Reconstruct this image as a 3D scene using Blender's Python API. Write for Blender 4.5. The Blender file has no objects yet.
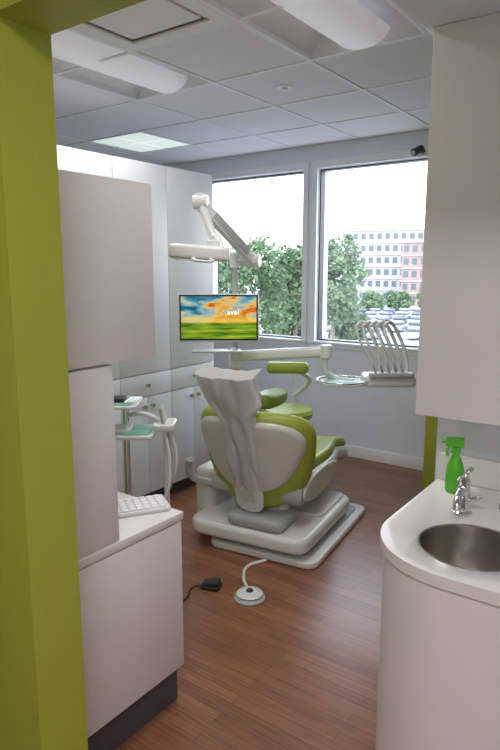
import bpy, bmesh, math, random
from mathutils import Vector, Matrix
random.seed(3)
S = bpy.context.scene
COL = S.collection

# ---------------------------------------------------------------- materials
def M(name, col, rough=.5, metal=0.0, var=0.0, scale=8.0, bump=0.0, bscale=60.0, emit=0.0, coat=0.0, spec=.5):
    m = bpy.data.materials.new(name); m.use_nodes = True
    nt = m.node_tree; b = nt.nodes['Principled BSDF']
    b.inputs['Base Color'].default_value = (*col, 1)
    b.inputs['Roughness'].default_value = rough
    b.inputs['Metallic'].default_value = metal
    b.inputs['Specular IOR Level'].default_value = spec
    if coat: b.inputs['Coat Weight'].default_value = coat
    if emit:
        b.inputs['Emission Color'].default_value = (*col, 1)
        b.inputs['Emission Strength'].default_value = emit
    tc = nt.nodes.new('ShaderNodeTexCoord')
    if var:
        n = nt.nodes.new('ShaderNodeTexNoise'); n.inputs['Scale'].default_value = scale
        n.inputs['Detail'].default_value = 4
        nt.links.new(tc.outputs['Object'], n.inputs['Vector'])
        r = nt.nodes.new('ShaderNodeValToRGB')
        r.color_ramp.elements[0].position = .3; r.color_ramp.elements[1].position = .7
        r.color_ramp.elements[0].color = (*[c*(1-var) for c in col], 1)
        r.color_ramp.elements[1].color = (*[min(1, c*(1+var)) for c in col], 1)
        nt.links.new(n.outputs['Fac'], r.inputs['Fac'])
        nt.links.new(r.outputs['Color'], b.inputs['Base Color'])
    if bump:
        n = nt.nodes.new('ShaderNodeTexNoise'); n.inputs['Scale'].default_value = bscale
        nt.links.new(tc.outputs['Object'], n.inputs['Vector'])
        bp = nt.nodes.new('ShaderNodeBump'); bp.inputs['Strength'].default_value = bump
        bp.inputs['Distance'].default_value = .004
        nt.links.new(n.outputs['Fac'], bp.inputs['Height'])
        nt.links.new(bp.outputs['Normal'], b.inputs['Normal'])
    return m

mWall = M('wall_paint', (.76, .79, .86), .7, var=.02, bump=.08)
mTrim = M('trim_paint', (.86, .87, .90), .45, var=.01)
mGreenWall = M('green_paint', (.385, .435, .045), .6, var=.03, scale=3, bump=.15, bscale=90)
mLam = M('white_laminate', (.83, .795, .825), .35, var=.01)
mLam2 = M('white_laminate_cool', (.78, .81, .86), .35, var=.01)
mToe = M('toe_kick_vinyl', (.075, .07, .085), .5)
mCounter = M('solid_surface', (.82, .79, .79), .22, var=.02, scale=120)
mTile = M('ceiling_tile', (.78, .78, .81), .9, var=.04, scale=150, bump=.3, bscale=200)
mGrid = M('ceiling_grid', (.82, .82, .85), .5)
mReflector = M('troffer_white', (.84, .84, .87), .4)
mBasket = M('troffer_basket', (.85, .85, .9), .5, emit=.16)
mLit = M('lens_panel', (.85, .95, .88), .5, emit=.40)
mCream = M('chair_plastic', (.64, .63, .585), .3, var=.015, coat=.2)
mGrey = M('grey_plastic', (.42, .44, .45), .4)
mLight = M('light_plastic', (.74, .75, .75), .28, coat=.2)
mDark = M('dark_plastic', (.03, .03, .035), .4)
mGreen = M('green_vinyl', (.33, .40, .055), .42, var=.04, scale=20, bump=.05, bscale=250)
mDGreen = M('green_vinyl_dark', (.16, .24, .03), .42, var=.04, scale=20)  # dark green vinyl of the arm pad
mChrome = M('chrome', (.75, .76, .78), .12, 1.0)
mSteel = M('brushed_steel', (.50, .46, .42), .28, 1.0, var=.05, scale=40)
mTeal = M('tray_liner', (.25, .50, .40), .5)
mBottle = M('green_bottle', (.10, .50, .03), .25)
mWrap = M('plastic_cover', (.88, .88, .88), .35, bump=.6, bscale=9)

def floor_mat():
    m = bpy.data.materials.new('bamboo_planks'); m.use_nodes = True
    nt = m.node_tree; N = nt.nodes; L = nt.links; b = N['Principled BSDF']
    tc = N.new('ShaderNodeTexCoord')
    br = N.new('ShaderNodeTexBrick'); L.new(tc.outputs['Object'], br.inputs['Vector'])
    br.inputs['Scale'].default_value = 1.0
    br.inputs['Brick Width'].default_value = .62
    br.inputs['Row Height'].default_value = .055
    br.inputs['Mortar Size'].default_value = .001
    br.offset = .37
    br.inputs['Color1'].default_value = (.225, .096, .050, 1)
    br.inputs['Color2'].default_value = (.315, .148, .080, 1)
    br.inputs['Mortar'].default_value = (.13, .05, .03, 1)
    mp = N.new('ShaderNodeMapping'); mp.inputs['Scale'].default_value = (2.5, 60, 1)
    L.new(tc.outputs['Object'], mp.inputs['Vector'])
    n = N.new('ShaderNodeTexNoise'); n.inputs['Scale'].default_value = 2.0; n.inputs['Detail'].default_value = 6
    L.new(mp.outputs['Vector'], n.inputs['Vector'])
    r = N.new('ShaderNodeValToRGB')
    r.color_ramp.elements[0].position = .3; r.color_ramp.elements[0].color = (.68, .66, .64, 1)
    r.color_ramp.elements[1].position = .72; r.color_ramp.elements[1].color = (1.25, 1.2, 1.15, 1)
    L.new(n.outputs['Fac'], r.inputs['Fac'])
    mx = N.new('ShaderNodeMix'); mx.data_type = 'RGBA'; mx.blend_type = 'MULTIPLY'
    mx.inputs['Factor'].default_value = 1
    L.new(br.outputs['Color'], mx.inputs['A']); L.new(r.outputs['Color'], mx.inputs['B'])
    L.new(mx.outputs['Result'], b.inputs['Base Color'])
    b.inputs['Roughness'].default_value = .30
    bp = N.new('ShaderNodeBump'); bp.inputs['Strength'].default_value = .12; bp.inputs['Distance'].default_value = .002
    L.new(n.outputs['Fac'], bp.inputs['Height']); L.new(bp.outputs['Normal'], b.inputs['Normal'])
    return m
mFloor = floor_mat()

def glass_mat():
    m = bpy.data.materials.new('window_glass'); m.use_nodes = True
    nt = m.node_tree; nt.nodes.clear()
    o = nt.nodes.new('ShaderNodeOutputMaterial'); t = nt.nodes.new('ShaderNodeBsdfTransparent')
    g = nt.nodes.new('ShaderNodeBsdfGlossy'); g.inputs['Roughness'].default_value = .02
    mx = nt.nodes.new('ShaderNodeMixShader'); mx.inputs[0].default_value = .04
    nt.links.new(t.outputs[0], mx.inputs[1]); nt.links.new(g.outputs[0], mx.inputs[2])
    nt.links.new(mx.outputs[0], o.inputs[0]); return m
mGlass = glass_mat()

def screen_mat():
    m = bpy.data.materials.new('screen_wallpaper'); m.use_nodes = True
    nt = m.node_tree; N = nt.nodes; L = nt.links; N.clear()
    out = N.new('ShaderNodeOutputMaterial'); em = N.new('ShaderNodeEmission'); em.inputs['Strength'].default_value = .66
    L.new(em.outputs[0], out.inputs[0])
    tc = N.new('ShaderNodeTexCoord'); sep = N.new('ShaderNodeSeparateXYZ'); L.new(tc.outputs['Generated'], sep.inputs[0])
    mp = N.new('ShaderNodeMapping'); mp.inputs['Scale'].default_value = (1.6, 1, 2.6); mp.inputs['Rotation'].default_value = (0, -.5, 0)
    mp.inputs['Location'].default_value = (.35, 0, .2)
    L.new(tc.outputs['Generated'], mp.inputs['Vector'])
    n = N.new('ShaderNodeTexNoise'); n.inputs['Scale'].default_value = 1.5; n.inputs['Detail'].default_value = 7
    n.inputs['Roughness'].default_value = .55; n.inputs['Distortion'].default_value = .3
    L.new(mp.outputs['Vector'], n.inputs['Vector'])
    ad = N.new('ShaderNodeMath'); ad.operation = 'MULTIPLY_ADD'; ad.inputs[1].default_value = .16
    L.new(sep.outputs['X'], ad.inputs[0]); L.new(n.outputs['Fac'], ad.inputs[2])
    r = N.new('ShaderNodeValToRGB'); e = r.color_ramp.elements
    e[0].position = .42; e[0].color = (.02, .13, .22, 1)
    e[1].position = .80; e[1].color = (.9, .28, .04, 1)
    for p, c in ((.50, (.10, .38, .50, 1)), (.57, (.50, .58, .48, 1)), (.63, (1, .55, .08, 1)), (.70, (.60, .10, .02, 1))):
        x = e.new(p); x.color = c
    L.new(ad.outputs[0], r.inputs['Fac'])
    mp2 = N.new('ShaderNodeMapping'); mp2.inputs['Scale'].default_value = (1.5, 1, 9); mp2.inputs['Rotation'].default_value = (0, .12, 0)
    L.new(tc.outputs['Generated'], mp2.inputs['Vector'])
    n2 = N.new('ShaderNodeTexNoise'); n2.inputs['Scale'].default_value = 1.6; n2.inputs['Detail'].default_value = 5; L.new(mp2.outputs['Vector'], n2.inputs['Vector'])
    r2 = N.new('ShaderNodeValToRGB'); e2 = r2.color_ramp.elements
    e2[0].position = .35; e2[0].color = (.05, .16, .01, 1); e2[1].position = .68; e2[1].color = (.42, .58, .04, 1)
    L.new(n2.outputs['Fac'], r2.inputs['Fac'])
    rh = N.new('ShaderNodeValToRGB'); eh = rh.color_ramp.elements
    eh[0].position = .34; eh[0].color = (0, 0, 0, 1); eh[1].position = .60; eh[1].color = (0, 0, 0, 1)
    x = eh.new(.42); x.color = (.8, .8, .8, 1)
    L.new(sep.outputs['Z'], rh.inputs['Fac'])
    mg = N.new('ShaderNodeMix'); mg.data_type = 'RGBA'
    L.new(rh.outputs['Color'], mg.inputs['Factor']); L.new(r.outputs['Color'], mg.inputs['A'])
    mg.inputs['B'].default_value = (1, .72, .12, 1)
    gt = N.new('ShaderNodeMath'); gt.operation = 'GREATER_THAN'; gt.inputs[1].default_value = .38
    L.new(sep.outputs['Z'], gt.inputs[0])
    mx = N.new('ShaderNodeMix'); mx.data_type = 'RGBA'
    L.new(gt.outputs[0], mx.inputs['Factor']); L.new(r2.outputs['Color'], mx.inputs['A']); L.new(mg.outputs['Result'], mx.inputs['B'])
    L.new(mx.outputs['Result'], em.inputs['Color'])
    return m
mScreen = screen_mat()
mWhiteE = M('screen_white', (1, 1, 1), .5, emit=.8)

# ---------------------------------------------------------------- geometry helpers
def fin(name, bm, mat, parent=None, smooth=False, mx=None):
    if mx is not None: bm.transform(mx)
    bmesh.ops.recalc_face_normals(bm, faces=bm.faces)
    me = bpy.data.meshes.new(name); bm.to_mesh(me); bm.free()
    if smooth:
        for p in me.polygons: p.use_smooth = True
        try: me.set_sharp_from_angle(angle=math.radians(40))
        except Exception: pass
    ms = mat if isinstance(mat, (list, tuple)) else [mat]
    for q in ms: me.materials.append(q)
    o = bpy.data.objects.new(name, me); COL.objects.link(o)
    if parent: o.parent = parent
    return o

def root(name, loc=(0, 0, 0), rz=0.0):
    e = bpy.data.objects.new(name, None); e.empty_display_size = .1
    e.location = loc; e.rotation_euler = (0, 0, rz); COL.objects.link(e); return e

def addbox(bm, lo, hi, bev=0, seg=2):
    v = [bm.verts.new((x, y, z)) for x in (lo[0], hi[0]) for y in (lo[1], hi[1]) for z in (lo[2], hi[2])]
    fs = [(0, 1, 3, 2), (4, 6, 7, 5), (0, 4, 5, 1), (2, 3, 7, 6), (0, 2, 6, 4), (1, 5, 7, 3)]
    faces = [bm.faces.new([v[i] for i in f]) for f in fs]
    if bev:
        es = list({e for f in faces for e in f.edges})
        bmesh.ops.bevel(bm, geom=es, offset=bev, segments=seg, profile=.5, affect='EDGES')

def box(name, lo, hi, mat, parent=None, bev=0, seg=2, mx=None):
    bm = bmesh.new(); addbox(bm, lo, hi, bev, seg)
    return fin(name, bm, mat, parent, bool(bev), mx)

def boxes(name, lst, mat, parent=None, bev=0, mx=None):
    bm = bmesh.new()
    for lo, hi in lst: addbox(bm, lo, hi, bev, 1)
    return fin(name, bm, mat, parent, bool(bev), mx)

def cyl(name, p0, p1, r0, mat, parent=None, r1=None, seg=28, bev=0, mx=None):
    p0 = Vector(p0); p1 = Vector(p1); r1 = r0 if r1 is None else r1
    d = p1-p0; L = d.length
    q = d.to_track_quat('Z', 'Y').to_matrix().to_4x4()
    prof = [(0, 0), (r0-bev, 0), (r0, bev), (r1, L-bev), (r1-bev, L), (0, L)] if bev else [(0, 0), (r0, 0), (r1, L), (0, L)]
    m2 = Matrix.Translation(p0) @ q
    if mx is not None: m2 = mx @ m2
    return lathe(name, prof, mat, parent, seg=seg, mx=m2)

def lathe(name, prof, mat, parent=None, loc=(0, 0, 0), seg=32, mx=None):
    bm = bmesh.new(); rings = []
    for r, z in prof:
        if r < 1e-6: rings.append([bm.verts.new((0, 0, z))])
        else: rings.append([bm.verts.new((r*math.cos(2*math.pi*i/seg), r*math.sin(2*math.pi*i/seg), z)) for i in range(seg)])
    for a, b in zip(rings, rings[1:]):
        for i in range(seg):
            j = (i+1) % seg
            if len(a) == 1 and len(b) == 1: continue
            if len(a) == 1: bm.faces.new((a[0], b[i], b[j]))
            elif len(b) == 1: bm.faces.new((a[i], b[0], a[j]))
            else: bm.faces.new((a[i], b[i], b[j], a[j]))
    t = Matrix.Translation(Vector(loc))
    return fin(name, bm, mat, parent, True, (mx @ t) if mx is not None else t)

def tube(name, pts, r, mat, parent=None, cyc=False):
    cu = bpy.data.curves.new(name, 'CURVE'); cu.dimensions = '3D'
    cu.bevel_depth = r; cu.bevel_resolution = 4; cu.resolution_u = 10; cu.use_fill_caps = True
    sp = cu.splines.new('BEZIER'); sp.bezier_points.add(len(pts)-1)
    for b, p in zip(sp.bezier_points, pts):
        b.co = p; b.handle_left_type = b.handle_right_type = 'AUTO'
    sp.use_cyclic_u = cyc
    tmp = bpy.data.objects.new(name+'_c', cu); COL.objects.link(tmp)
    dg = bpy.context.evaluated_depsgraph_get()
    me = bpy.data.meshes.new_from_object(tmp.evaluated_get(dg))
    bpy.data.objects.remove(tmp)
    for p in me.polygons: p.use_smooth = True
    me.materials.clear(); me.materials.append(mat)
    o = bpy.data.objects.new(name, me); COL.objects.link(o)
    if parent: o.parent = parent
    return o

def rr(x0, x1, y0, y1, r, n=6):
    out = []
    for cx, cy, a in ((x1-r, y1-r, 0), (x0+r, y1-r, 90), (x0+r, y0+r, 180), (x1-r, y0+r, 270)):
        for i in range(n+1):
            t = math.radians(a+90*i/n); out.append((cx+r*math.cos(t), cy+r*math.sin(t)))
    return out

def loop(pts, n=6):
    out = []; k = len(pts)
    for i in range(k):
        p0, p1, p2, p3 = (Vector(pts[(i+j-1) % k]) for j in range(4))
        for s in range(n):
            t = s/n
            out.append(tuple(.5*((2*p1)+(p2-p0)*t+(2*p0-5*p1+4*p2-p3)*t*t+(3*p1-p0-3*p2+p3)*t**3)))
    return out

def pad(name, outl, z0, z1, r, mat, parent=None, mx=None, bend=None, n=5):
    P = [Vector(p) for p in outl]; k = len(P)
    area = sum(P[i].x*P[(i+1) % k].y-P[(i+1) % k].x*P[i].y for i in range(k))
    if area < 0: P.reverse()
    nor = []
    for i in range(k):
        d = (P[(i+1) % k]-P[i-1]).normalized(); nor.append(Vector((-d.y, d.x)))
    c = sum(P, Vector((0, 0)))/k
    rings = []
    def ring(ins, z, sc=1):
        q = [P[i]+nor[i]*ins for i in range(k)]
        return [(c.x+(v.x-c.x)*sc, c.y+(v.y-c.y)*sc, z) for v in q]
    for sc in (.3, .6, .85): rings.append(ring(r, z0, sc))
    for i in range(n+1):
        a = math.pi/2*i/n; rings.append(ring(r*(1-math.sin(a)), z0+r*(1-math.cos(a))))
    for i in range(n+1):
        a = math.pi/2*(1-i/n); rings.append(ring(r*(1-math.sin(a)), z1-r*(1-math.cos(a))))
    for sc in (.85, .6, .3): rings.append(ring(r, z1, sc))
    bm = bmesh.new()
    if bend: rings = [[bend(*p) for p in R] for R in rings]
    V = [[bm.verts.new(p) for p in R] for R in rings]
    for a, b in zip(V, V[1:]):
        for i in range(k): bm.faces.new((a[i], a[(i+1) % k], b[(i+1) % k], b[i]))
    for R, z in ((V[0], z0), (V[-1], z1)):
        p = (c.x, c.y, z); p = bend(*p) if bend else p
        cv = bm.verts.new(p)
        for i in range(k): bm.faces.new((R[i], R[(i+1) % k], cv))
    bmesh.ops.remove_doubles(bm, verts=bm.verts, dist=1e-6)
    return fin(name, bm, mat, parent, True, mx)

# ---------------------------------------------------------------- room shell
XL, XR, YB, YW, ZC = -4.71, 1.39, -1.47, 4.63, 2.63
box('floor', (XL-.2, YB-.2, -.15), (XR+.2, YW+.2, 0), mFloor)
W1 = (-3.90, -2.78); W2 = (-2.645, -1.69); WZ = (.985, 2.44)
boxes('wall_window', [((XL-.2, YW, 0), (XR+.2, YW+.2, WZ[0])), ((XL-.2, YW, WZ[1]), (XR+.2, YW+.2, 3.0)),
     ((XL-.2, YW, WZ[0]), (W1[0], YW+.2, WZ[1])), ((W1[1], YW, WZ[0]), (W2[0], YW+.2, WZ[1])),
     ((W2[1], YW, WZ[0]), (XR+.2, YW+.2, WZ[1]))], mWall)
box('wall_left', (XL-.2, YB-.2, 0), (XL, YW, 3.0), mWall)
box('wall_right', (XR, YB-.2, 0), (XR+.2, YW, 3.0), mWall)
box('wall_hall', (XL, YB-.2, 0), (XR, YB, 3.0), mWall)
boxes('wall_opening', [((XL, .77, 0), (-1.2, .91, ZC)), ((-1.2, .77, 2.11), (XR, .91, ZC))], mGreenWall)
box('wall_sink', (-.69, 2.10, 0), (XR, 2.22, ZC), mLam2)
box('wall_partition', (-1.47, 4.20, 0), (XR, 4.32, ZC), mGreenWall)
box('baseboard_window', (XL, YW-.018, 0), (-1.0, YW, .10), mTrim, bev=.004)
box('sky_block_slab', (XL-.2, YB-.2, 2.9), (XR+.2, YW+.2, 3.0), mWall)  # unseen slab added over the tiles to keep sky light out
box('ceiling_soffit', (-.69, .911, 2.275), (XR, 2.099, 2.629), mWall)

def window(i, w):
    r = root('window_%d' % i, (0, YW, 0))
    x0, x1 = w; z0, z1 = WZ
    def frame(nm, t, ya, yb, mat, ins=0):
        a0, a1, c0, c1 = x0+ins, x1-ins, z0+ins, z1-ins
        boxes(nm, [((a0, ya, c0), (a0+t, yb, c1)), ((a1-t, ya, c0), (a1, yb, c1)),
                   ((a0+t, ya, c0), (a1-t, yb, c0+t)), ((a0+t, ya, c1-t), (a1-t, yb, c1))], mat, r)
    frame('frame', .006, .02, .12, mTrim, .0)
    frame('gasket', .010, .03, .10, mDark, .006)
    box('glass', (x0+.016, .06, z0+.016), (x1-.016, .064, z1-.016), mGlass, r)
    boxes('casing', [((x0-.05, -.015, z1), (x1+.05, 0, z1+.06)), ((x0-.05, -.015, z0-.05), (x1+.05, 0, z0)),
                     ((x0-.05, -.015, z0), (x0, 0, z1)), ((x1, -.015, z0), (x1+.05, 0, z1))], mTrim, r)
    box('sill', (x0-.055, -.035, z0-.018), (x1+.055, .02, z0+.002), mTrim, r, bev=.004)
window(1, W1); window(2, W2)

gx = [-4.71+.61*i for i in range(11)]; gy = [-1.47+.61*i for i in range(11)]
def idx(a, v): return min(range(len(a)), key=lambda i: abs(a[i]-v))
skip = set()
def cells(x0, y0, y1):
    i = idx(gx, x0)
    for j in range(idx(gy, y0), idx(gy, y1)): skip.add((i, j))
cells(-1.66, 1.58, 2.80); cells(-2.88, 1.58, 2.80); cells(-4.10, 3.41, 4.02); cells(-2.27, 1.58, 2.19)
bm = bmesh.new()
for i in range(10):
    for j in range(10):
        if (i, j) in skip: continue
        addbox(bm, (gx[i], gy[j], ZC), (gx[i+1], gy[j+1], ZC+.02))
fin('ceiling', bm, mTile)
bm = bmesh.new()
for i in range(1, 10): addbox(bm, (gx[i]-.010, gy[0], ZC-.005), (gx[i]+.010, gy[-1] if gx[i] < -.75 else .76, ZC+.001))
for j in range(1, 10):
    addbox(bm, (gx[0], gy[j]-.010, ZC-.0052), (-.70 if gy[j] > .7 else gx[-1], gy[j]+.010, ZC+.001))
fin('trim_ceiling_grid', bm, mGrid)

def troffer(x0, y0, y1):
    x1 = x0+.61; r = root('recessed_ceiling_light', (x0+.305, (y0+y1)/2, ZC))
    h = (y1-y0)/2; bm = bmesh.new()
    n = 12; w = .295
    pr = [(-w, 0), (-w, .02)]+[(-w+.0+w*2*i/n, .02+.10*math.sin(math.pi*i/n)**.6) for i in range(1, n)]+[(w, .02), (w, 0)]
    A = [bm.verts.new((x, -h+.01, z)) for x, z in pr]; B = [bm.verts.new((x, h-.01, z)) for x, z in pr]
    for k in range(len(pr)-1): bm.faces.new((A[k], A[k+1], B[k+1], B[k]))
    bm.faces.new(A); bm.faces.new(B)
    fin('housing', bm, mReflector, r, True)
    bm = bmesh.new()
    pr = [(.13*math.cos(math.pi+math.pi*i/14), .055+.07*math.sin(math.pi+math.pi*i/14)) for i in range(15)]
    A = [bm.verts.new((x, -h+.03, z)) for x, z in pr]; B = [bm.verts.new((x, h-.03, z)) for x, z in pr]
    for k in range(14): bm.faces.new((A[k], A[k+1], B[k+1], B[k]))
    bm.faces.new(A); bm.faces.new(B)
    fin('basket', bm, mBasket, r, True)
    boxes('rim', [((-.305, -h, -.006), (-.285, h, .004)), ((.285, -h, -.006), (.305, h, .004)),
                  ((-.285, -h, -.006), (.285, -h+.02, .004)), ((-.285, h-.02, -.006), (.285, h, .004))], mGrid, r)
troffer(-1.66, 1.58, 2.80); troffer(-2.88, 1.58, 2.80)
r = root('flat_ceiling_light', (-3.795, 3.715, ZC))
box('pan', (-.30, -.30, .012), (.30, .30, .05), mReflector, r)
boxes('lens', [((-.28, -.28, .0), (-.01, -.01, .01)), ((.01, -.28, .0), (.28, -.01, .01)), ((-.28, .01, .0), (-.01, .28, .01)), ((.01, .01, .0), (.28, .28, .01))], mLit, r)
r = root('air_vent', (-1.965, 1.885, ZC))
box('plenum', (-.30, -.30, .022), (.30, .30, .06), mTile, r)
boxes('rim', [((-.30, -.30, -.006), (.30, -.23, .004)), ((-.30, .23, -.006), (.30, .30, .004)), ((-.30, -.23, -.006), (-.23, .23, .004)), ((.23, -.23, -.006), (.30, .23, .004))], mGrid, r)
pad('face_plate', rr(-.205, .205, -.205, .205, .01), -.002, .010, .003, mGrid, r)
lathe('ceiling_sprinkler', [(0, -.02), (.018, -.018), (.02, -.006), (.045, -.004), (.045, .001), (0, .001)], mTrim, None, loc=(-2.0, 3.10, ZC-.001))
r = root('security_camera', (-1.74, YW, 2.48))
cyl('mount', (0, 0, 0), (0, -.05, 0), .02, mDark, r)
cyl('body', (0, -.05, .01), (-.02, -.15, -.03), .028, mDark, r, bev=.005)
cyl('lens', (-.02, -.15, -.03), (-.022, -.156, -.033), .018, mGrey, r)

# ---------------------------------------------------------------- left storage cabinet (near)
r = root('storage_cabinet', (-1.40, .915, 0))
def LB(n, lo, hi, m, b=.003): return box(n, lo, hi, m, r, bev=b)
LB('carcass_base', (-.54, 0.0, .14), (-.02, .595, .715), mLam)
LB('door_base', (-.02, 0.0, .145), (0, .60, .712), mLam)
LB('toe_kick', (-.50, 0.0, 0), (-.025, .585, .14), mToe, 0)
LB('countertop', (-.55, 0.0, .716), (.004, .610, .748), mCounter, .006)
LB('tower', (-.54, 0.0, .748), (-.018, .308, 1.318), mLam)
LB('tower_panel', (-.018, 0.0, .75), (0, .31, 1.315), mLam)
LB('wall_unit', (-.40, 0.0, 1.32), (-.02, .488, 1.862), mLam)
LB('wall_unit_door', (-.018, 0.0, 1.322), (.004, .49, 1.865), mLam)

r = root('computer_keyboard', (-1.60, 1.37, .7485), math.radians(58))
pad('body', rr(-.20, .20, -.07, .07, .012), 0, .014, .004, mLight, r)
ks = []
for a in range(14):
    for b in range(5):
        ks.append(((-.188+.0268*a, -.06+.0245*b, .013), (-.188+.0268*a+.021, -.06+.0245*b+.019, .020)))
boxes('keys', ks, mTrim, r, bev=.002)

# ---------------------------------------------------------------- cabinet bank along the left
r = root('tall_cabinet_bank', (-2.85, 2.02, 0))
L = 1.46
box('carcass', (-.45, 0, .10), (-.022, L, 2.265), mLam2, r)
box('toe_kick', (-.45, .0, 0), (-.07, L, .10), mToe, r)
dx = [0, .53, .99, L]
for k in range(3):
    a, b = dx[k]+.003, dx[k+1]-.003
    box('upper_door_%d' % (k+1), (-.022, a, .93), (0, b, 2.265), mLam2, r, bev=.002)
    m = (a+b)/2
    box('drawer_%d' % (k+1), (-.022, a, .775), (0, b, .924), mLam2, r, bev=.002)
    for q, (c, d) in enumerate(((a, m-.002), (m+.002, b))):
        box('lower_door_%d' % (k*2+q+1), (-.022, c, .105), (0, d, .770), mLam2, r, bev=.002)
        y = d-.035 if q == 0 else c+.035
        cyl('knob_%d' % (k*2+q+1), (0, y, .71), (.022, y, .71), .009, mSteel, r, r1=.013)
    cyl('drawer_knob_%d' % (k+1), (0, m, .85), (.022, m, .85), .009, mSteel, r, r1=.013)

# ---------------------------------------------------------------- sink vanity
YV = 2.074
def vanity_outline(ins):
    x0, y0, y1 = -.672+ins, 1.385+ins, YV
    rad = .25-ins; out = [(XR-.01, y0), (XR-.01, y1), (x0, y1)]
    cx, cy = x0+rad, y0+rad
    for i in range(15):
        a = math.radians(180+90*i/14); out.append((cx+rad*math.cos(a), cy+rad*math.sin(a)))
    return out
def prism(name, pts, z0, z1, mat, parent, mx=None, smooth=True):
    bm = bmesh.new(); A = [bm.verts.new((*p, z0)) for p in pts]; B = [bm.verts.new((*p, z1)) for p in pts]
    bm.faces.new(A); bm.faces.new(B)
    for i in range(len(pts)): bm.faces.new((A[i], A[(i+1) % len(pts)], B[(i+1) % len(pts)], B[i]))
    return fin(name, bm, mat, parent, smooth, mx)
def boolcut(o, cutter):
    md = o.modifiers.new('b', 'BOOLEAN'); md.object = cutter; md.operation = 'DIFFERENCE'; md.solver = 'EXACT'
    bpy.context.view_layer.update()
    me = bpy.data.meshes.new_from_object(o.evaluated_get(bpy.context.evaluated_depsgraph_get()))
    o.modifiers.clear(); o.data = me
SX, SY = -.415, 1.60
r = root('sink_vanity')
body = prism('cabinet', vanity_outline(.010), 0.0, .829, mLam, r)
top = prism('countertop', vanity_outline(0), .83, .862, mCounter, r)
cut = cyl('cut', (SX, SY, .60), (SX, SY, .95), .145, mLam, seg=64)
boolcut(body, cut); boolcut(top, cut); bpy.data.objects.remove(cut)
box('backsplash', (-.672, YV, .862), (XR-.01, 2.098, .96), mCounter, r, bev=.003)
r = root('sink_basin', (SX, SY, .86))
lathe('bowl', [(.144, .001), (.141, .004), (.136, .002), (.133, -.02), (.128, -.09), (.112, -.125), (.03, -.14), (.022, -.143), (0, -.143),
               (0, -.15), (.03, -.148), (.117, -.133), (.134, -.095), (.140, -.02), (.144, .001)], mSteel, r, seg=64)
lathe('drain', [(0, -.138), (.018, -.138), (.024, -.142), (0, -.1425)], mDark, r)
r = root('faucet', (-.505, 1.81, .862), math.radians(8))
lathe('base', [(0, 0), (.030, 0), (.030, .008), (.022, .014), (.019, .03), (.021, .07), (.019, .085), (.012, .095), (0, .097)], mChrome, r)
tube('spout', [(0, -.005, .06), (0, -.03, .082), (0, -.07, .085), (0, -.105, .070), (0, -.115, .05)], .012, mChrome, r)
tube('lever', [(0, 0, .095), (0, .004, .112), (.010, .0, .134), (.022, -.015, .150)], .0075, mChrome, r)
lathe('knob', [(0, .09), (.018, .092), (.020, .106), (.012, .118), (0, .120)], mChrome, r)
cyl('side_handle', (.02, 0, .045), (.055, 0, .062), .007, mChrome, r)
r = root('soap_dispenser', (-.40, 1.92, .862))
lathe('cap', [(0, .022), (.017, .022), (.021, .016), (.022, 0), (0, 0)], mDark, r)
r = root('spray_bottle', (-.585, 1.985, .862), math.radians(200))
lathe('bottle', [(0, 0), (.027, 0), (.030, .006), (.030, .06), (.027, .09), (.017, .115), (.011, .13), (.011, .14), (0, .14)], mBottle, r)
lathe('collar', [(0, .135), (.014, .135), (.014, .155), (0, .155)], mBottle, r)
pad('trigger_head', [(-.024, -.010), (.034, -.006), (.034, .006), (-.024, .010)], .155, .188, .004, mBottle, r)
tube('trigger', [(.020, 0, .158), (.028, 0, .142), (.026, 0, .122)], .0045, mBottle, r)
cyl('nozzle', (.033, 0, .174), (.046, 0, .174), .008, mBottle, r)
r = root('wall_cabinet', (-.664, 1.80, 1.155))
box('carcass', (0, .020, 0), (1.6, .299, 1.119), mLam, r)
box('door_1', (0, 0, .0), (.62, .018, 1.119), mLam, r, bev=.002)
box('door_2', (.623, 0, .0), (1.243, .018, 1.119), mLam, r, bev=.002)

# ---------------------------------------------------------------- dental chair
ch = root('dental_chair', (-1.91, 2.62, 0), math.radians(8))
pad('floor_plate', rr(-.26, .42, -.03, .92, .07), .0, .040, .012, mLight, ch)
pad('floor_plate_inset', rr(-.20, .37, .03, .86, .06), .038, .050, .005, mGrey, ch)
pad('pump_cover', rr(-.38, .37, -.06, .76, .09), .075, .165, .028, mLight, ch)
pad('pump_foot', rr(-.20, .28, .06, .66, .05), .045, .08, .01, mDark, ch)
pad('pump_lid', rr(-.02, .33, .30, .72, .05), .162, .182, .008, mCream, ch)
box('lift_link_1', (-.17, .12, .155), (-.09, .60, .36), mGrey, ch, bev=.02)
box('lift_link_2', (.05, .12, .155), (.13, .60, .36), mGrey, ch, bev=.02)
pad('lift_column', rr(-.19, .17, .14, .55, .05), .155, .37, .02, mCream, ch)
def leg(x, y, z):
    t = max(0, y-.70); return (x, y, z+.03*(x/.27)**2-.05-.40*t*t)
seat_o = loop([(-.26, .12), (-.28, .35), (-.28, .58), (-.25, .74), (-.2, .92), (-.19, 1.14), (-.12, 1.24), (0, 1.26),
               (.12, 1.24), (.19, 1.14), (.2, .92), (.25, .74), (.28, .58), (.28, .35), (.26, .12), (.1, .07), (-.1, .07)])
pad('seat_shell', [(x*1.04, y) for x, y in seat_o], .385, .475, .03, mCream, ch, bend=leg)
pad('seat_cushion', [(x*.97, y*.98+.01) for x, y in seat_o], .47, .54, .033, mGreen, ch, bend=leg)
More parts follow.
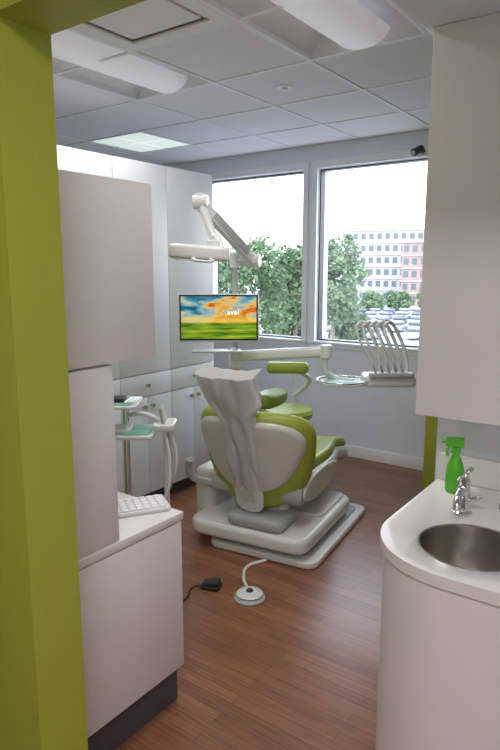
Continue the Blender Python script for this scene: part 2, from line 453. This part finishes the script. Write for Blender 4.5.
for sx in (-1, 1):
    pad('seat_side_cover_%s' % ('l' if sx < 0 else 'r'), loop([(.14, .32), (.12, .39), (.25, .44), (.45, .45), (.62, .42), (.6, .35), (.35, .29)]), 0, .035, .012, mCream, ch,
        mx=Matrix.Translation((sx*.285+(-.0175), 0, 0)) @ Matrix(((0, 0, 1, 0), (1, 0, 0, 0), (0, 1, 0, 0), (0, 0, 0, 1))))
tl = math.radians(17)
def backmx(py, pz): return Matrix(((1, 0, 0, 0), (0, -math.sin(tl), -math.cos(tl), py), (0, math.cos(tl), -math.sin(tl), pz), (0, 0, 0, 1)))
bmx = backmx(.06, .325)
half = [(0, -.085), (.13, -.07), (.245, -.01), (.315, .11), (.352, .28), (.350, .40), (.295, .478), (.19, .52), (.08, .53)]
o1 = half+[(-x, y) for x, y in reversed(half[1:])]
def bb(x, y, z): return (x, y, z-.11*(x/.34)**2)
pad('back_cushion', loop(o1), -.085, .012, .042, mGreen, ch, mx=bmx, bend=bb)
half = [(0, .050), (.11, .058), (.20, .105), (.272, .20), (.322, .31), (.322, .39), (.27, .455), (.165, .495), (.06, .50)]
o2 = half+[(-x, y) for x, y in reversed(half[1:])]
pad('back_shell', loop(o2), -.03, .036, .028, mCream, ch, mx=bmx, bend=bb)
pad('back_spine', loop([(-.075, -.05), (.075, -.05), (.08, .2), (.08, .45), (.075, .58), (-.075, .58), (-.08, .45), (-.08, .2)]), .015, .055, .016, mLight, ch, mx=bmx)
pad('spine_slot', rr(-.045, .045, .0, .09, .015), .050, .060, .004, mCream, ch, mx=bmx)
def hb(x, y, z): return (x-.05*max(0, y-.5)/.28, y, z-.03*(x/.15)**2)
hd = loop([(-.085, .47), (.085, .47), (.095, .54), (.135, .585), (.155, .64), (.160, .72), (.15, .758), (.06, .77), (-.06, .77), (-.15, .758), (-.160, .72), (-.155, .64), (-.135, .585), (-.095, .54)])
pad('headrest', hd, -.02, .05, .025, mCream, ch, mx=bmx, bend=hb)
pad('headrest_pad', rr(-.15, .10, .59, .75, .04), -.065, -.015, .02, mGreen, ch, mx=bmx)
# loose cover draped over the headrest and hanging down the back
bm = bmesh.new(); nx_, ny_ = 40, 60; gr = []
for j in range(ny_+1):
    t = j/ny_; y = .09+.76*t; row = []
    k = min(1, max(0, (y-.53)/.10)); k = k*k*(3-2*k)
    hw = .090+.005*math.sin(t*9)+.082*k
    over = max(0, y-.775)
    for i in range(nx_+1):
        q = -1+2*i/nx_; x = q*hw - .05*max(0, min(y, .775)-.5)/.28 + .006*math.sin(t*21)*abs(q)
        z = .064+.0075*math.sin(q*7+t*4)*(1-.6*t)+.0045*math.sin(t*19+q*4)+.004*math.sin(q*15-t*8)*k-.014*abs(q)**5-.030*k*q*q
        yy = min(y, .782)
        z -= over*1.35
        row.append(bm.verts.new((x, yy-(.004*q*q), z)))
    gr.append(row)
for j in range(ny_):
    for i in range(nx_): bm.faces.new((gr[j][i], gr[j][i+1], gr[j+1][i+1], gr[j+1][i]))
bmesh.ops.solidify(bm, geom=bm.faces[:], thickness=.003)
fin('headrest_cover', bm, mWrap, ch, True, bmx)
cyl('pivot_hub', (-.29, .12, .35), (.29, .12, .35), .05, mGrey, ch, bev=.012)
tube('side_bracket', [(-.30, .10, .34), (-.38, .03, .38), (-.40, .0, .45), (-.37, -.02, .51)], .022, mGrey, ch)
pad('under_back_cover', rr(-.13, .22, -.04, .25, .05), .165, .235, .03, mGrey, ch)
tube('arm_post', [(-.33, .42, .40), (-.38, .50, .50), (-.37, .62, .60), (-.30, .74, .66)], .022, mCream, ch)
pad('arm_pad', loop([(-.32, .66), (-.20, .66), (-.17, .80), (-.20, .96), (-.30, .96), (-.34, .80)]), .68, .78, .038, mDGreen, ch)
pad('utility_box', rr(-.46, -.32, .14, .46, .05), .0, .40, .03, mCream, ch)

# ---------------------------------------------------------------- dental light on pole
PX, PY = -2.255, 2.96
r = root('dental_light')
def W(n, a, b, rad, m, r1=None, bev=.004): return cyl(n, a, b, rad, m, r, r1=r1, bev=bev)
W('pole', (PX, PY, .38), (PX, PY, 1.69), .018, mGrey)
W('pole_sleeve', (PX, PY, .40), (PX, PY, 1.02), .028, mLight)
W('pivot', (PX, PY, 1.61), (PX, PY, 1.70), .030, mLight)
tube('bracket', [(PX, PY, 1.66), (-2.20, 3.0, 1.655), (-2.165, 3.0, 1.655)], .024, mLight, r)
def beam(name, a, b, w, h, mat, parent, rad=.012):
    a = Vector(a); b = Vector(b); d = b-a; Ln = d.length; y = d.normalized()
    x = y.cross(Vector((0, 0, 1))).normalized(); z = x.cross(y)
    mx = Matrix(((x.x, y.x, z.x, a.x), (x.y, y.y, z.y, a.y), (x.z, y.z, z.z, a.z), (0, 0, 0, 1)))
    return box(name, (-w/2, 0, -h/2), (w/2, Ln, h/2), mat, parent, bev=rad, seg=3, mx=mx)
E0 = (-2.16, 3.01, 1.655); E1 = (-2.214, 2.60, 1.955); E2 = (-2.09, 2.575, 1.735)
beam('upper_arm', E0, E1, .050, .062, mLight, r)
beam('upper_arm_stripe', (-2.150, 2.95, 1.705), (-2.192, 2.68, 1.903), .030, .050, mGrey, r, .006)
W('elbow_1', (E0[0]-.04, E0[1]-.01, E0[2]), (E0[0]+.04, E0[1]+.02, E0[2]), .040, mLight)
W('elbow_2', (E1[0]-.035, E1[1]-.02, E1[2]+.01), (E1[0]+.035, E1[1]+.02, E1[2]+.01), .038, mLight)
W('elbow_cap', (E1[0], E1[1], E1[2]), (E1[0]-.005, E1[1], E1[2]+.055), .024, mLight)
beam('lower_arm', (E1[0]+.01, E1[1], E1[2]-.01), E2, .042, .040, mLight, r)
tube('yoke', [(-2.09, 2.575, 1.78), (-2.05, 2.56, 1.74), (-2.04, 2.54, 1.69), (-2.07, 2.50, 1.665)], .020, mLight, r)
W('head_pivot', (-2.085, 2.55, 1.66), (-2.08, 2.552, 1.755), .042, mLight)
hm = Matrix.Translation((-2.12, 2.485, 1.650)) @ Matrix.Rotation(math.radians(35.9), 4, 'Z') @ Matrix.Rotation(math.radians(4), 4, 'Y')
pad('head', loop([(-.155, -.06), (-.165, 0), (-.155, .06), (-.05, .075), (.08, .06), (.145, .03), (.145, -.03), (.08, -.06), (-.05, -.075)]), 0, .078, .022, mLight, r, mx=hm)
pad('lens', rr(-.14, .03, -.05, .05, .03), -.006, .004, .002, mChrome, r, mx=hm)
tube('handle', [tuple(hm @ Vector(p)) for p in ((.05, -.06, .01), (.07, -.10, .0), (.02, -.115, -.005), (-.03, -.10, .0), (-.03, -.07, .01))], .008, mLight, r)

# ---------------------------------------------------------------- monitor
r = root('computer_monitor', (-2.235, 2.775, 1.320), math.radians(35.9))
box('housing', (-.236, 0, -.142), (.236, .035, .142), mLight, r, bev=.008)
box('bezel', (-.230, -.004, -.130), (.230, .0, .137), mDark, r)
box('screen', (-.221, -.006, -.119), (.221, -.0045, .128), mScreen, r)
box('back_bulge', (-.12, .03, -.09), (.12, .06, .09), mGrey, r, bev=.012)
cyl('vesa_arm', (0, .06, 0), (.088, .155, 0), .022, mGrey, r)
cu = bpy.data.curves.new('screen_text', 'FONT'); cu.body = 'avel'; cu.size = .040; cu.align_x = 'CENTER'; cu.space_character = 1.12
t = bpy.data.objects.new('screen_text', cu); COL.objects.link(t); t.parent = r
t.location = (.085, -.0075, .022); t.rotation_euler = (math.pi/2, 0, 0); cu.materials.append(mWhiteE)
pad('shelf', rr(-.16, .13, -.05, .06, .015), -.200, -.188, .004, mGrey, r)
cyl('shelf_stem', (.06, .02, -.195), (.088, .155, -.195), .012, mGrey, r)

# ---------------------------------------------------------------- delivery unit with handpieces
r = root('dental_delivery_unit', (-1.50, 3.29, .965), math.radians(35.9))
inv = Matrix.Rotation(-math.radians(35.9), 4, 'Z') @ Matrix.Translation((1.50, -3.29, -.965))
def wl(p): return tuple(inv @ Vector(p))
beam('arm', wl((PX, PY, 1.072)), wl((-1.735, 3.17, 1.120)), .055, .066, mLight, r, .018)
cyl('arm_collar', wl((PX, PY, 1.0)), wl((PX, PY, 1.115)), .040, mLight, r, bev=.006)
cyl('arm_cap', wl((-1.735, 3.17, 1.08)), wl((-1.735, 3.17, 1.16)), .038, mLight, r, bev=.006)
e = wl((-1.735, 3.17, 1.09))
tube('drop_tube', [e, (e[0]+.0, e[1], .04), (e[0]+.05, e[1]+.02, -.005), (-.10, .0, -.02)], .018, mLight, r)
pad('tray', rr(-.29, -.04, -.11, .09, .03), -.03, -.015, .005, mLight, r)
pad('tray_liner', rr(-.27, -.06, -.09, .07, .02), -.0145, -.010, .002, mTeal, r)
tube('tray_rim', [(-.28, -.10, -.008), (-.05, -.10, -.008), (-.05, .08, -.008), (-.28, .08, -.008)], .005, mChrome, r, True)
pad('control_head', rr(-.04, .26, -.07, .10, .03), -.045, .025, .018, mLight, r)
pad('holder_bar', rr(-.02, .24, -.09, -.04, .015), .015, .045, .008, mGrey, r)
for i in range(5):
    x = .045+.040*i
    tube('whip_arm_%d' % (i+1), [(x+.03, .05, .02), (x+.02, .06, .12), (x-.025, .055, .24), (x-.085, .02, .325), (x-.12, -.02, .330), (x-.145, -.045, .31)], .0105, mLight, r)
    tube('hose_%d' % (i+1), [(x-.145, -.045, .31), (x-.128, -.07, .24), (x-.07, -.075, .14), (x-.02, -.068, .06)], .0070, mLight, r)
    cyl('handpiece_%d' % (i+1), (x-.02, -.065, .02), (x-.045, -.072, .105), .010, mChrome if i % 2 else mGrey, r, r1=.007)
tube('handle', [(.24, -.02, .0), (.30, -.05, .0), (.37, -.05, .005)], .011, mLight, r)
cyl('handle_grip', (.30, -.05, .0), (.37, -.05, .005), .014, mGrey, r, bev=.003)

# ---------------------------------------------------------------- assistant's stool
r = root('dental_stool', (-2.44, 3.87, 0), math.radians(20))
for k in range(5):
    a = 2*math.pi*k/5
    tube('leg_%d' % (k+1), [(0, 0, .11), (.14*math.cos(a), .14*math.sin(a), .095), (.27*math.cos(a), .27*math.sin(a), .075)], .017, mLight, r)
    cx, cy = .27*math.cos(a), .27*math.sin(a)
    cyl('caster_%d' % (k+1), (cx-.015, cy, .028), (cx+.015, cy, .028), .028, mDark, r, bev=.004)
cyl('column', (0, 0, .09), (0, 0, .48), .028, mChrome, r)
lathe('seat', [(0, .47), (.15, .47), (.19, .485), (.20, .52), (.185, .548), (.12, .555), (0, .55)], mGreen, r)
tube('back_support', [(0, .12, .48), (0, .24, .50), (0, .26, .62), (0, .2, .80), (.0, .10, .88)], .016, mLight, r)
tube('arm_support', [(0, .24, .60), (.13, .12, .72), (.16, -.02, .80), (.12, -.12, .85)], .018, mLight, r)
pad('back_pad', rr(-.17, .14, -.045, .045, .035), 0, .085, .032, mGreen, r, mx=Matrix.Translation((.04, -.14, .845)) @ Matrix.Rotation(.2, 4, 'Z'))

# ---------------------------------------------------------------- assistant's instrument cart
r = root('instrument_cart', (-2.16, 2.02, 0), math.radians(35.9))
pad('base', rr(-.20, .20, -.16, .16, .06), .06, .10, .015, mLight, r)
for k, (a, b) in enumerate(((-.15, -.11), (.15, -.11), (-.15, .11), (.15, .11))):
    cyl('caster_%d' % (k+1), (a-.012, b, .03), (a+.012, b, .03), .03, mDark, r, bev=.004)
cyl('post', (-.06, .06, .10), (-.06, .06, .95), .016, mChrome, r)
pad('top_tray', rr(-.20, .02, -.10, .14, .03), .945, .960, .005, mLight, r)
pad('top_tray_liner', rr(-.18, .0, -.08, .12, .02), .960, .964, .001, mTeal, r)
box('instrument_box', (-.15, -.03, .965), (-.05, .05, .985), mDark, r, bev=.005)
for k in range(4):
    cyl('instrument_%d' % (k+1), (-.04+.015*k, -.06, .969), (-.03+.015*k, .08, .969), .0035, mChrome, r)
pad('work_tray', rr(-.20, .10, -.12, .12, .03), .80, .820, .007, mLight, r)
pad('work_tray_liner', rr(-.18, .08, -.10, .10, .02), .8205, .825, .001, mTeal, r)
box('napkin_stack', (-.14, -.07, .825), (-.02, .05, .84), mTrim, r, bev=.002)
pad('holder', rr(.09, .20, -.08, .08, .03), .83, .865, .012, mLight, r)
cyl('holder_post', (.145, .02, .10), (.145, .02, .83), .014, mLight, r)
for k in range(3):
    y = -.055+.05*k
    cyl('suction_%d' % (k+1), (.15, y, .84), (.130, y, .94), .010, mLight if k else mGrey, r, r1=.007)
    tube('hose_%d' % (k+1), [(.15, y, .83), (.175+.01*k, y-.02, .68), (.15, y-.04, .50), (.06, y-.02, .36), (-.03, .02, .45)], .009, mLight if k != 1 else mGrey, r)
tube('arm', [(-.06, .06, .88), (.05, .0, .90), (.14, .0, .86)], .012, mLight, r)

# ---------------------------------------------------------------- floor things
r = root('foot_control', (-1.62, 2.235, 0))
lathe('base', [(0, .0), (.075, 0), (.078, .008), (.07, .018), (.045, .024), (0, .024)], mGrey, r)
lathe('disc', [(0, .040), (.035, .039), (.060, .033), (.066, .028), (.060, .025), (0, .025)], mLight, r)
lathe('hub', [(0, .048), (.014, .047), (.018, .040), (0, .040)], mDark, r)
tube('cord', [(-.05, .05, .012), (-.14, .14, .008), (-.19, .25, .008), (-.15, .36, .010)], .009, mLight, r)
r = root('foot_pedal', (-1.84, 2.205, 0), math.radians(20))
pad('base', rr(-.05, .05, -.04, .04, .015), 0, .02, .005, mDark, r)
pad('treadle', rr(-.04, .045, -.032, .032, .012), 0, .014, .004, mDark, r, mx=Matrix.Translation((0, 0, .022)) @ Matrix.Rotation(-.15, 4, 'Y'))
tube('cord', [(-.05, 0, .01), (-.09, -.04, .006), (-.08, -.13, .006), (-.11, -.24, .006)], .004, mDark, r)

# ---------------------------------------------------------------- outdoors
mGround = M('ground_asphalt', (.30, .30, .31), .9, var=.1, scale=.1)
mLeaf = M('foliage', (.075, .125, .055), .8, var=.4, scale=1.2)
mLeaf2 = M('foliage_hazed', (.12, .18, .095), .8, var=.3, scale=.8)  # far trees: distance haze put into a paler leaf colour
mBark = M('bark', (.2, .17, .14), .9, var=.2, scale=5)
mBld = M('facade_white', (.36, .35, .36), .8, var=.05, scale=.3)
mBrick = M('facade_brick', (.30, .21, .19), .8, var=.08, scale=.5)
mWin = M('facade_glass', (.09, .11, .13), .3)
GZ = -7.0
def DL(D, L): return (L*.81-D*.5864, L*.5864+D*.81)
box('ground_outside', (-400, 8, GZ-.5), (200, 500, GZ), mGround)
def tree(D, L, zc, rx, rz, mat, n=2600, leaf=.28):
    x, y = DL(D, L); r = root('tree', (x, y, GZ))
    zc -= GZ
    cyl('trunk', (0, 0, 0), (0, 0, zc), .25, mBark, r, r1=.12)
    bm = bmesh.new(); blobs = []
    for k in range(22):
        a = random.uniform(0, 6.28); h = random.uniform(-.8, .95); q = math.sqrt(1-h*h)*random.uniform(.35, .85)
        blobs.append((Vector((rx*q*math.cos(a), rx*q*math.sin(a), zc+rz*h*.75)), random.uniform(.25, .45)*min(rx, rz)))
    for k in range(n):
        c, rad = random.choice(blobs)
        d = Vector((random.gauss(0, 1), random.gauss(0, 1), random.gauss(0, 1))).normalized()*rad*random.uniform(.6, 1.2)
        p = c+d; u = Vector((random.gauss(0, 1), random.gauss(0, 1), random.gauss(0, 1))).normalized()
        v = u.orthogonal().normalized(); s = leaf*random.uniform(.6, 1.3)
        bm.faces.new([bm.verts.new(p+u*s*a+v*s*b*.6) for a, b in ((-1, 0), (0, -1), (1, 0), (0, 1))])
    fin('crown', bm, mat, r)
tree(36, .4, -1.0, 2.6, 4.8, mLeaf, 5200, .15)
tree(42, -2.2, -.8, 2.6, 3.8, mLeaf, 4600, .17)
tree(40, 3.0, -1.0, 2.2, 5.4, mLeaf, 5600, .16)
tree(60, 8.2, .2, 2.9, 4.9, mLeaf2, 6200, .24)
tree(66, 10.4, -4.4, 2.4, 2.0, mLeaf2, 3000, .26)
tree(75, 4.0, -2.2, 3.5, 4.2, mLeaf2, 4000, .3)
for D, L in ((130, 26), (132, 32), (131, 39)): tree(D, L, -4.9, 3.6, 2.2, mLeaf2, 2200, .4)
def building(name, D, L, w, dp, z1, mat, fl, nx):
    x, y = DL(D, L); r = root(name, (x, y, GZ), math.radians(18))
    h = z1-GZ
    box('walls', (-w/2, 0, 0), (w/2, dp, h), mat, r)
    box('parapet', (-w/2-.3, -.3, h), (w/2+.3, dp+.3, h+.7), mBld, r)
    ws = []; fh = h/fl; bw = w/nx
    for i in range(nx):
        for j in range(fl): ws.append(((-w/2+bw*(i+.22), -.06, fh*(j+.3)), (-w/2+bw*(i+.78), .05, fh*(j+.78))))
    boxes('windows', ws, mWin, r)
    boxes('floor_bands', [((-w/2-.1, -.2, fh*j-.15), (w/2+.1, .0, fh*j+.15)) for j in range(1, fl)], mBld, r)
building('office_building', 165, 41, 32, 16, 12.0, mBld, 6, 15)
building('brick_building', 145, 45, 18, 12, 8.0, mBrick, 5, 9)
cols = [(.45, .46, .48), (.08, .09, .11), (.24, .26, .29), (.50, .50, .49), (.12, .16, .24)]
mCars = [M('car_paint_%d' % i, c, .25, var=.03) for i, c in enumerate(cols)]
bms = [bmesh.new() for _ in cols]; bmw = bmesh.new()
for row in range(5):
    for k in range(14):
        if random.random() < .12: continue
        x, y = DL(76+row*9.5, 10+k*2.7); bm = bms[random.randrange(5)]
        addbox(bm, (x-.88, y-2.1, GZ+.25), (x+.88, y+2.1, GZ+.95), .22, 2)
        addbox(bm, (x-.62, y-.8, GZ+1.40), (x+.62, y+.9, GZ+1.47))
        addbox(bmw, (x-.74, y-1.1, GZ+.9), (x+.74, y+1.2, GZ+1.42), .2, 2)
r = root('parked_cars')
for i, b in enumerate(bms): fin('bodies_%d' % (i+1), b, mCars[i], r, True)
fin('cabins', bmw, mWin, r, True)

# ---------------------------------------------------------------- world and lights
w = bpy.data.worlds.new('sky'); S.world = w; w.use_nodes = True
nt = w.node_tree; bg = nt.nodes['Background']
tc = nt.nodes.new('ShaderNodeTexCoord'); sp = nt.nodes.new('ShaderNodeSeparateXYZ'); rp = nt.nodes.new('ShaderNodeValToRGB')
nt.links.new(tc.outputs['Generated'], sp.inputs[0]); nt.links.new(sp.outputs['Z'], rp.inputs['Fac']); nt.links.new(rp.outputs['Color'], bg.inputs['Color'])
rp.color_ramp.elements[0].color = (.95, .98, 1, 1); rp.color_ramp.elements[1].color = (.55, .72, 1, 1)
bg.inputs['Strength'].default_value = 4.4
def light(name, typ, loc, rot, energy, col, size=None, sy=None, portal=False):
    l = bpy.data.lights.new(name, typ); l.energy = energy; l.color = col
    if typ == 'AREA':
        l.shape = 'RECTANGLE'; l.size = size; l.size_y = sy or size
        if portal: l.cycles.is_portal = True
    o = bpy.data.objects.new(name, l); COL.objects.link(o); o.location = loc; o.rotation_euler = rot
    return o
s = light('sun', 'SUN', (0, 0, 20), (math.radians(42), 0, math.radians(-25)), 2.0, (1, .96, .9)); s.data.angle = .01
for k, wx in enumerate((W1, W2)):
    light('window_portal_%d' % (k+1), 'AREA', ((wx[0]+wx[1])/2, YW+.15, (WZ[0]+WZ[1])/2), (math.radians(-90), 0, 0), 1, (1, 1, 1), wx[1]-wx[0], WZ[1]-WZ[0], True)
light('hall_ceiling_lamp', 'AREA', (.1, -.45, 2.60), (0, 0, 0), 27, (1, .935, .90), 1.0, .6)
light('troffer_lamp_1', 'AREA', (-1.355, 2.19, 2.60), (0, 0, 0), 11, (1, .97, .95), .2, 1.1)
light('troffer_lamp_2', 'AREA', (-2.575, 2.19, 2.60), (0, 0, 0), 6, (1, .97, .95), .2, 1.1)

# ---------------------------------------------------------------- camera
cd = bpy.data.cameras.new('camera'); cam = bpy.data.objects.new('camera', cd); COL.objects.link(cam)
cam.location = (0, 0, 1.6); cam.rotation_euler = (math.radians(90-9.85), 0, math.radians(35.9))
cd.sensor_fit = 'VERTICAL'; cd.sensor_height = 22.3; cd.lens = 605/750*22.3; cd.clip_start = .05; cd.clip_end = 1000
S.camera = cam
S.view_settings.view_transform = 'Standard'
S.view_settings.exposure = .42
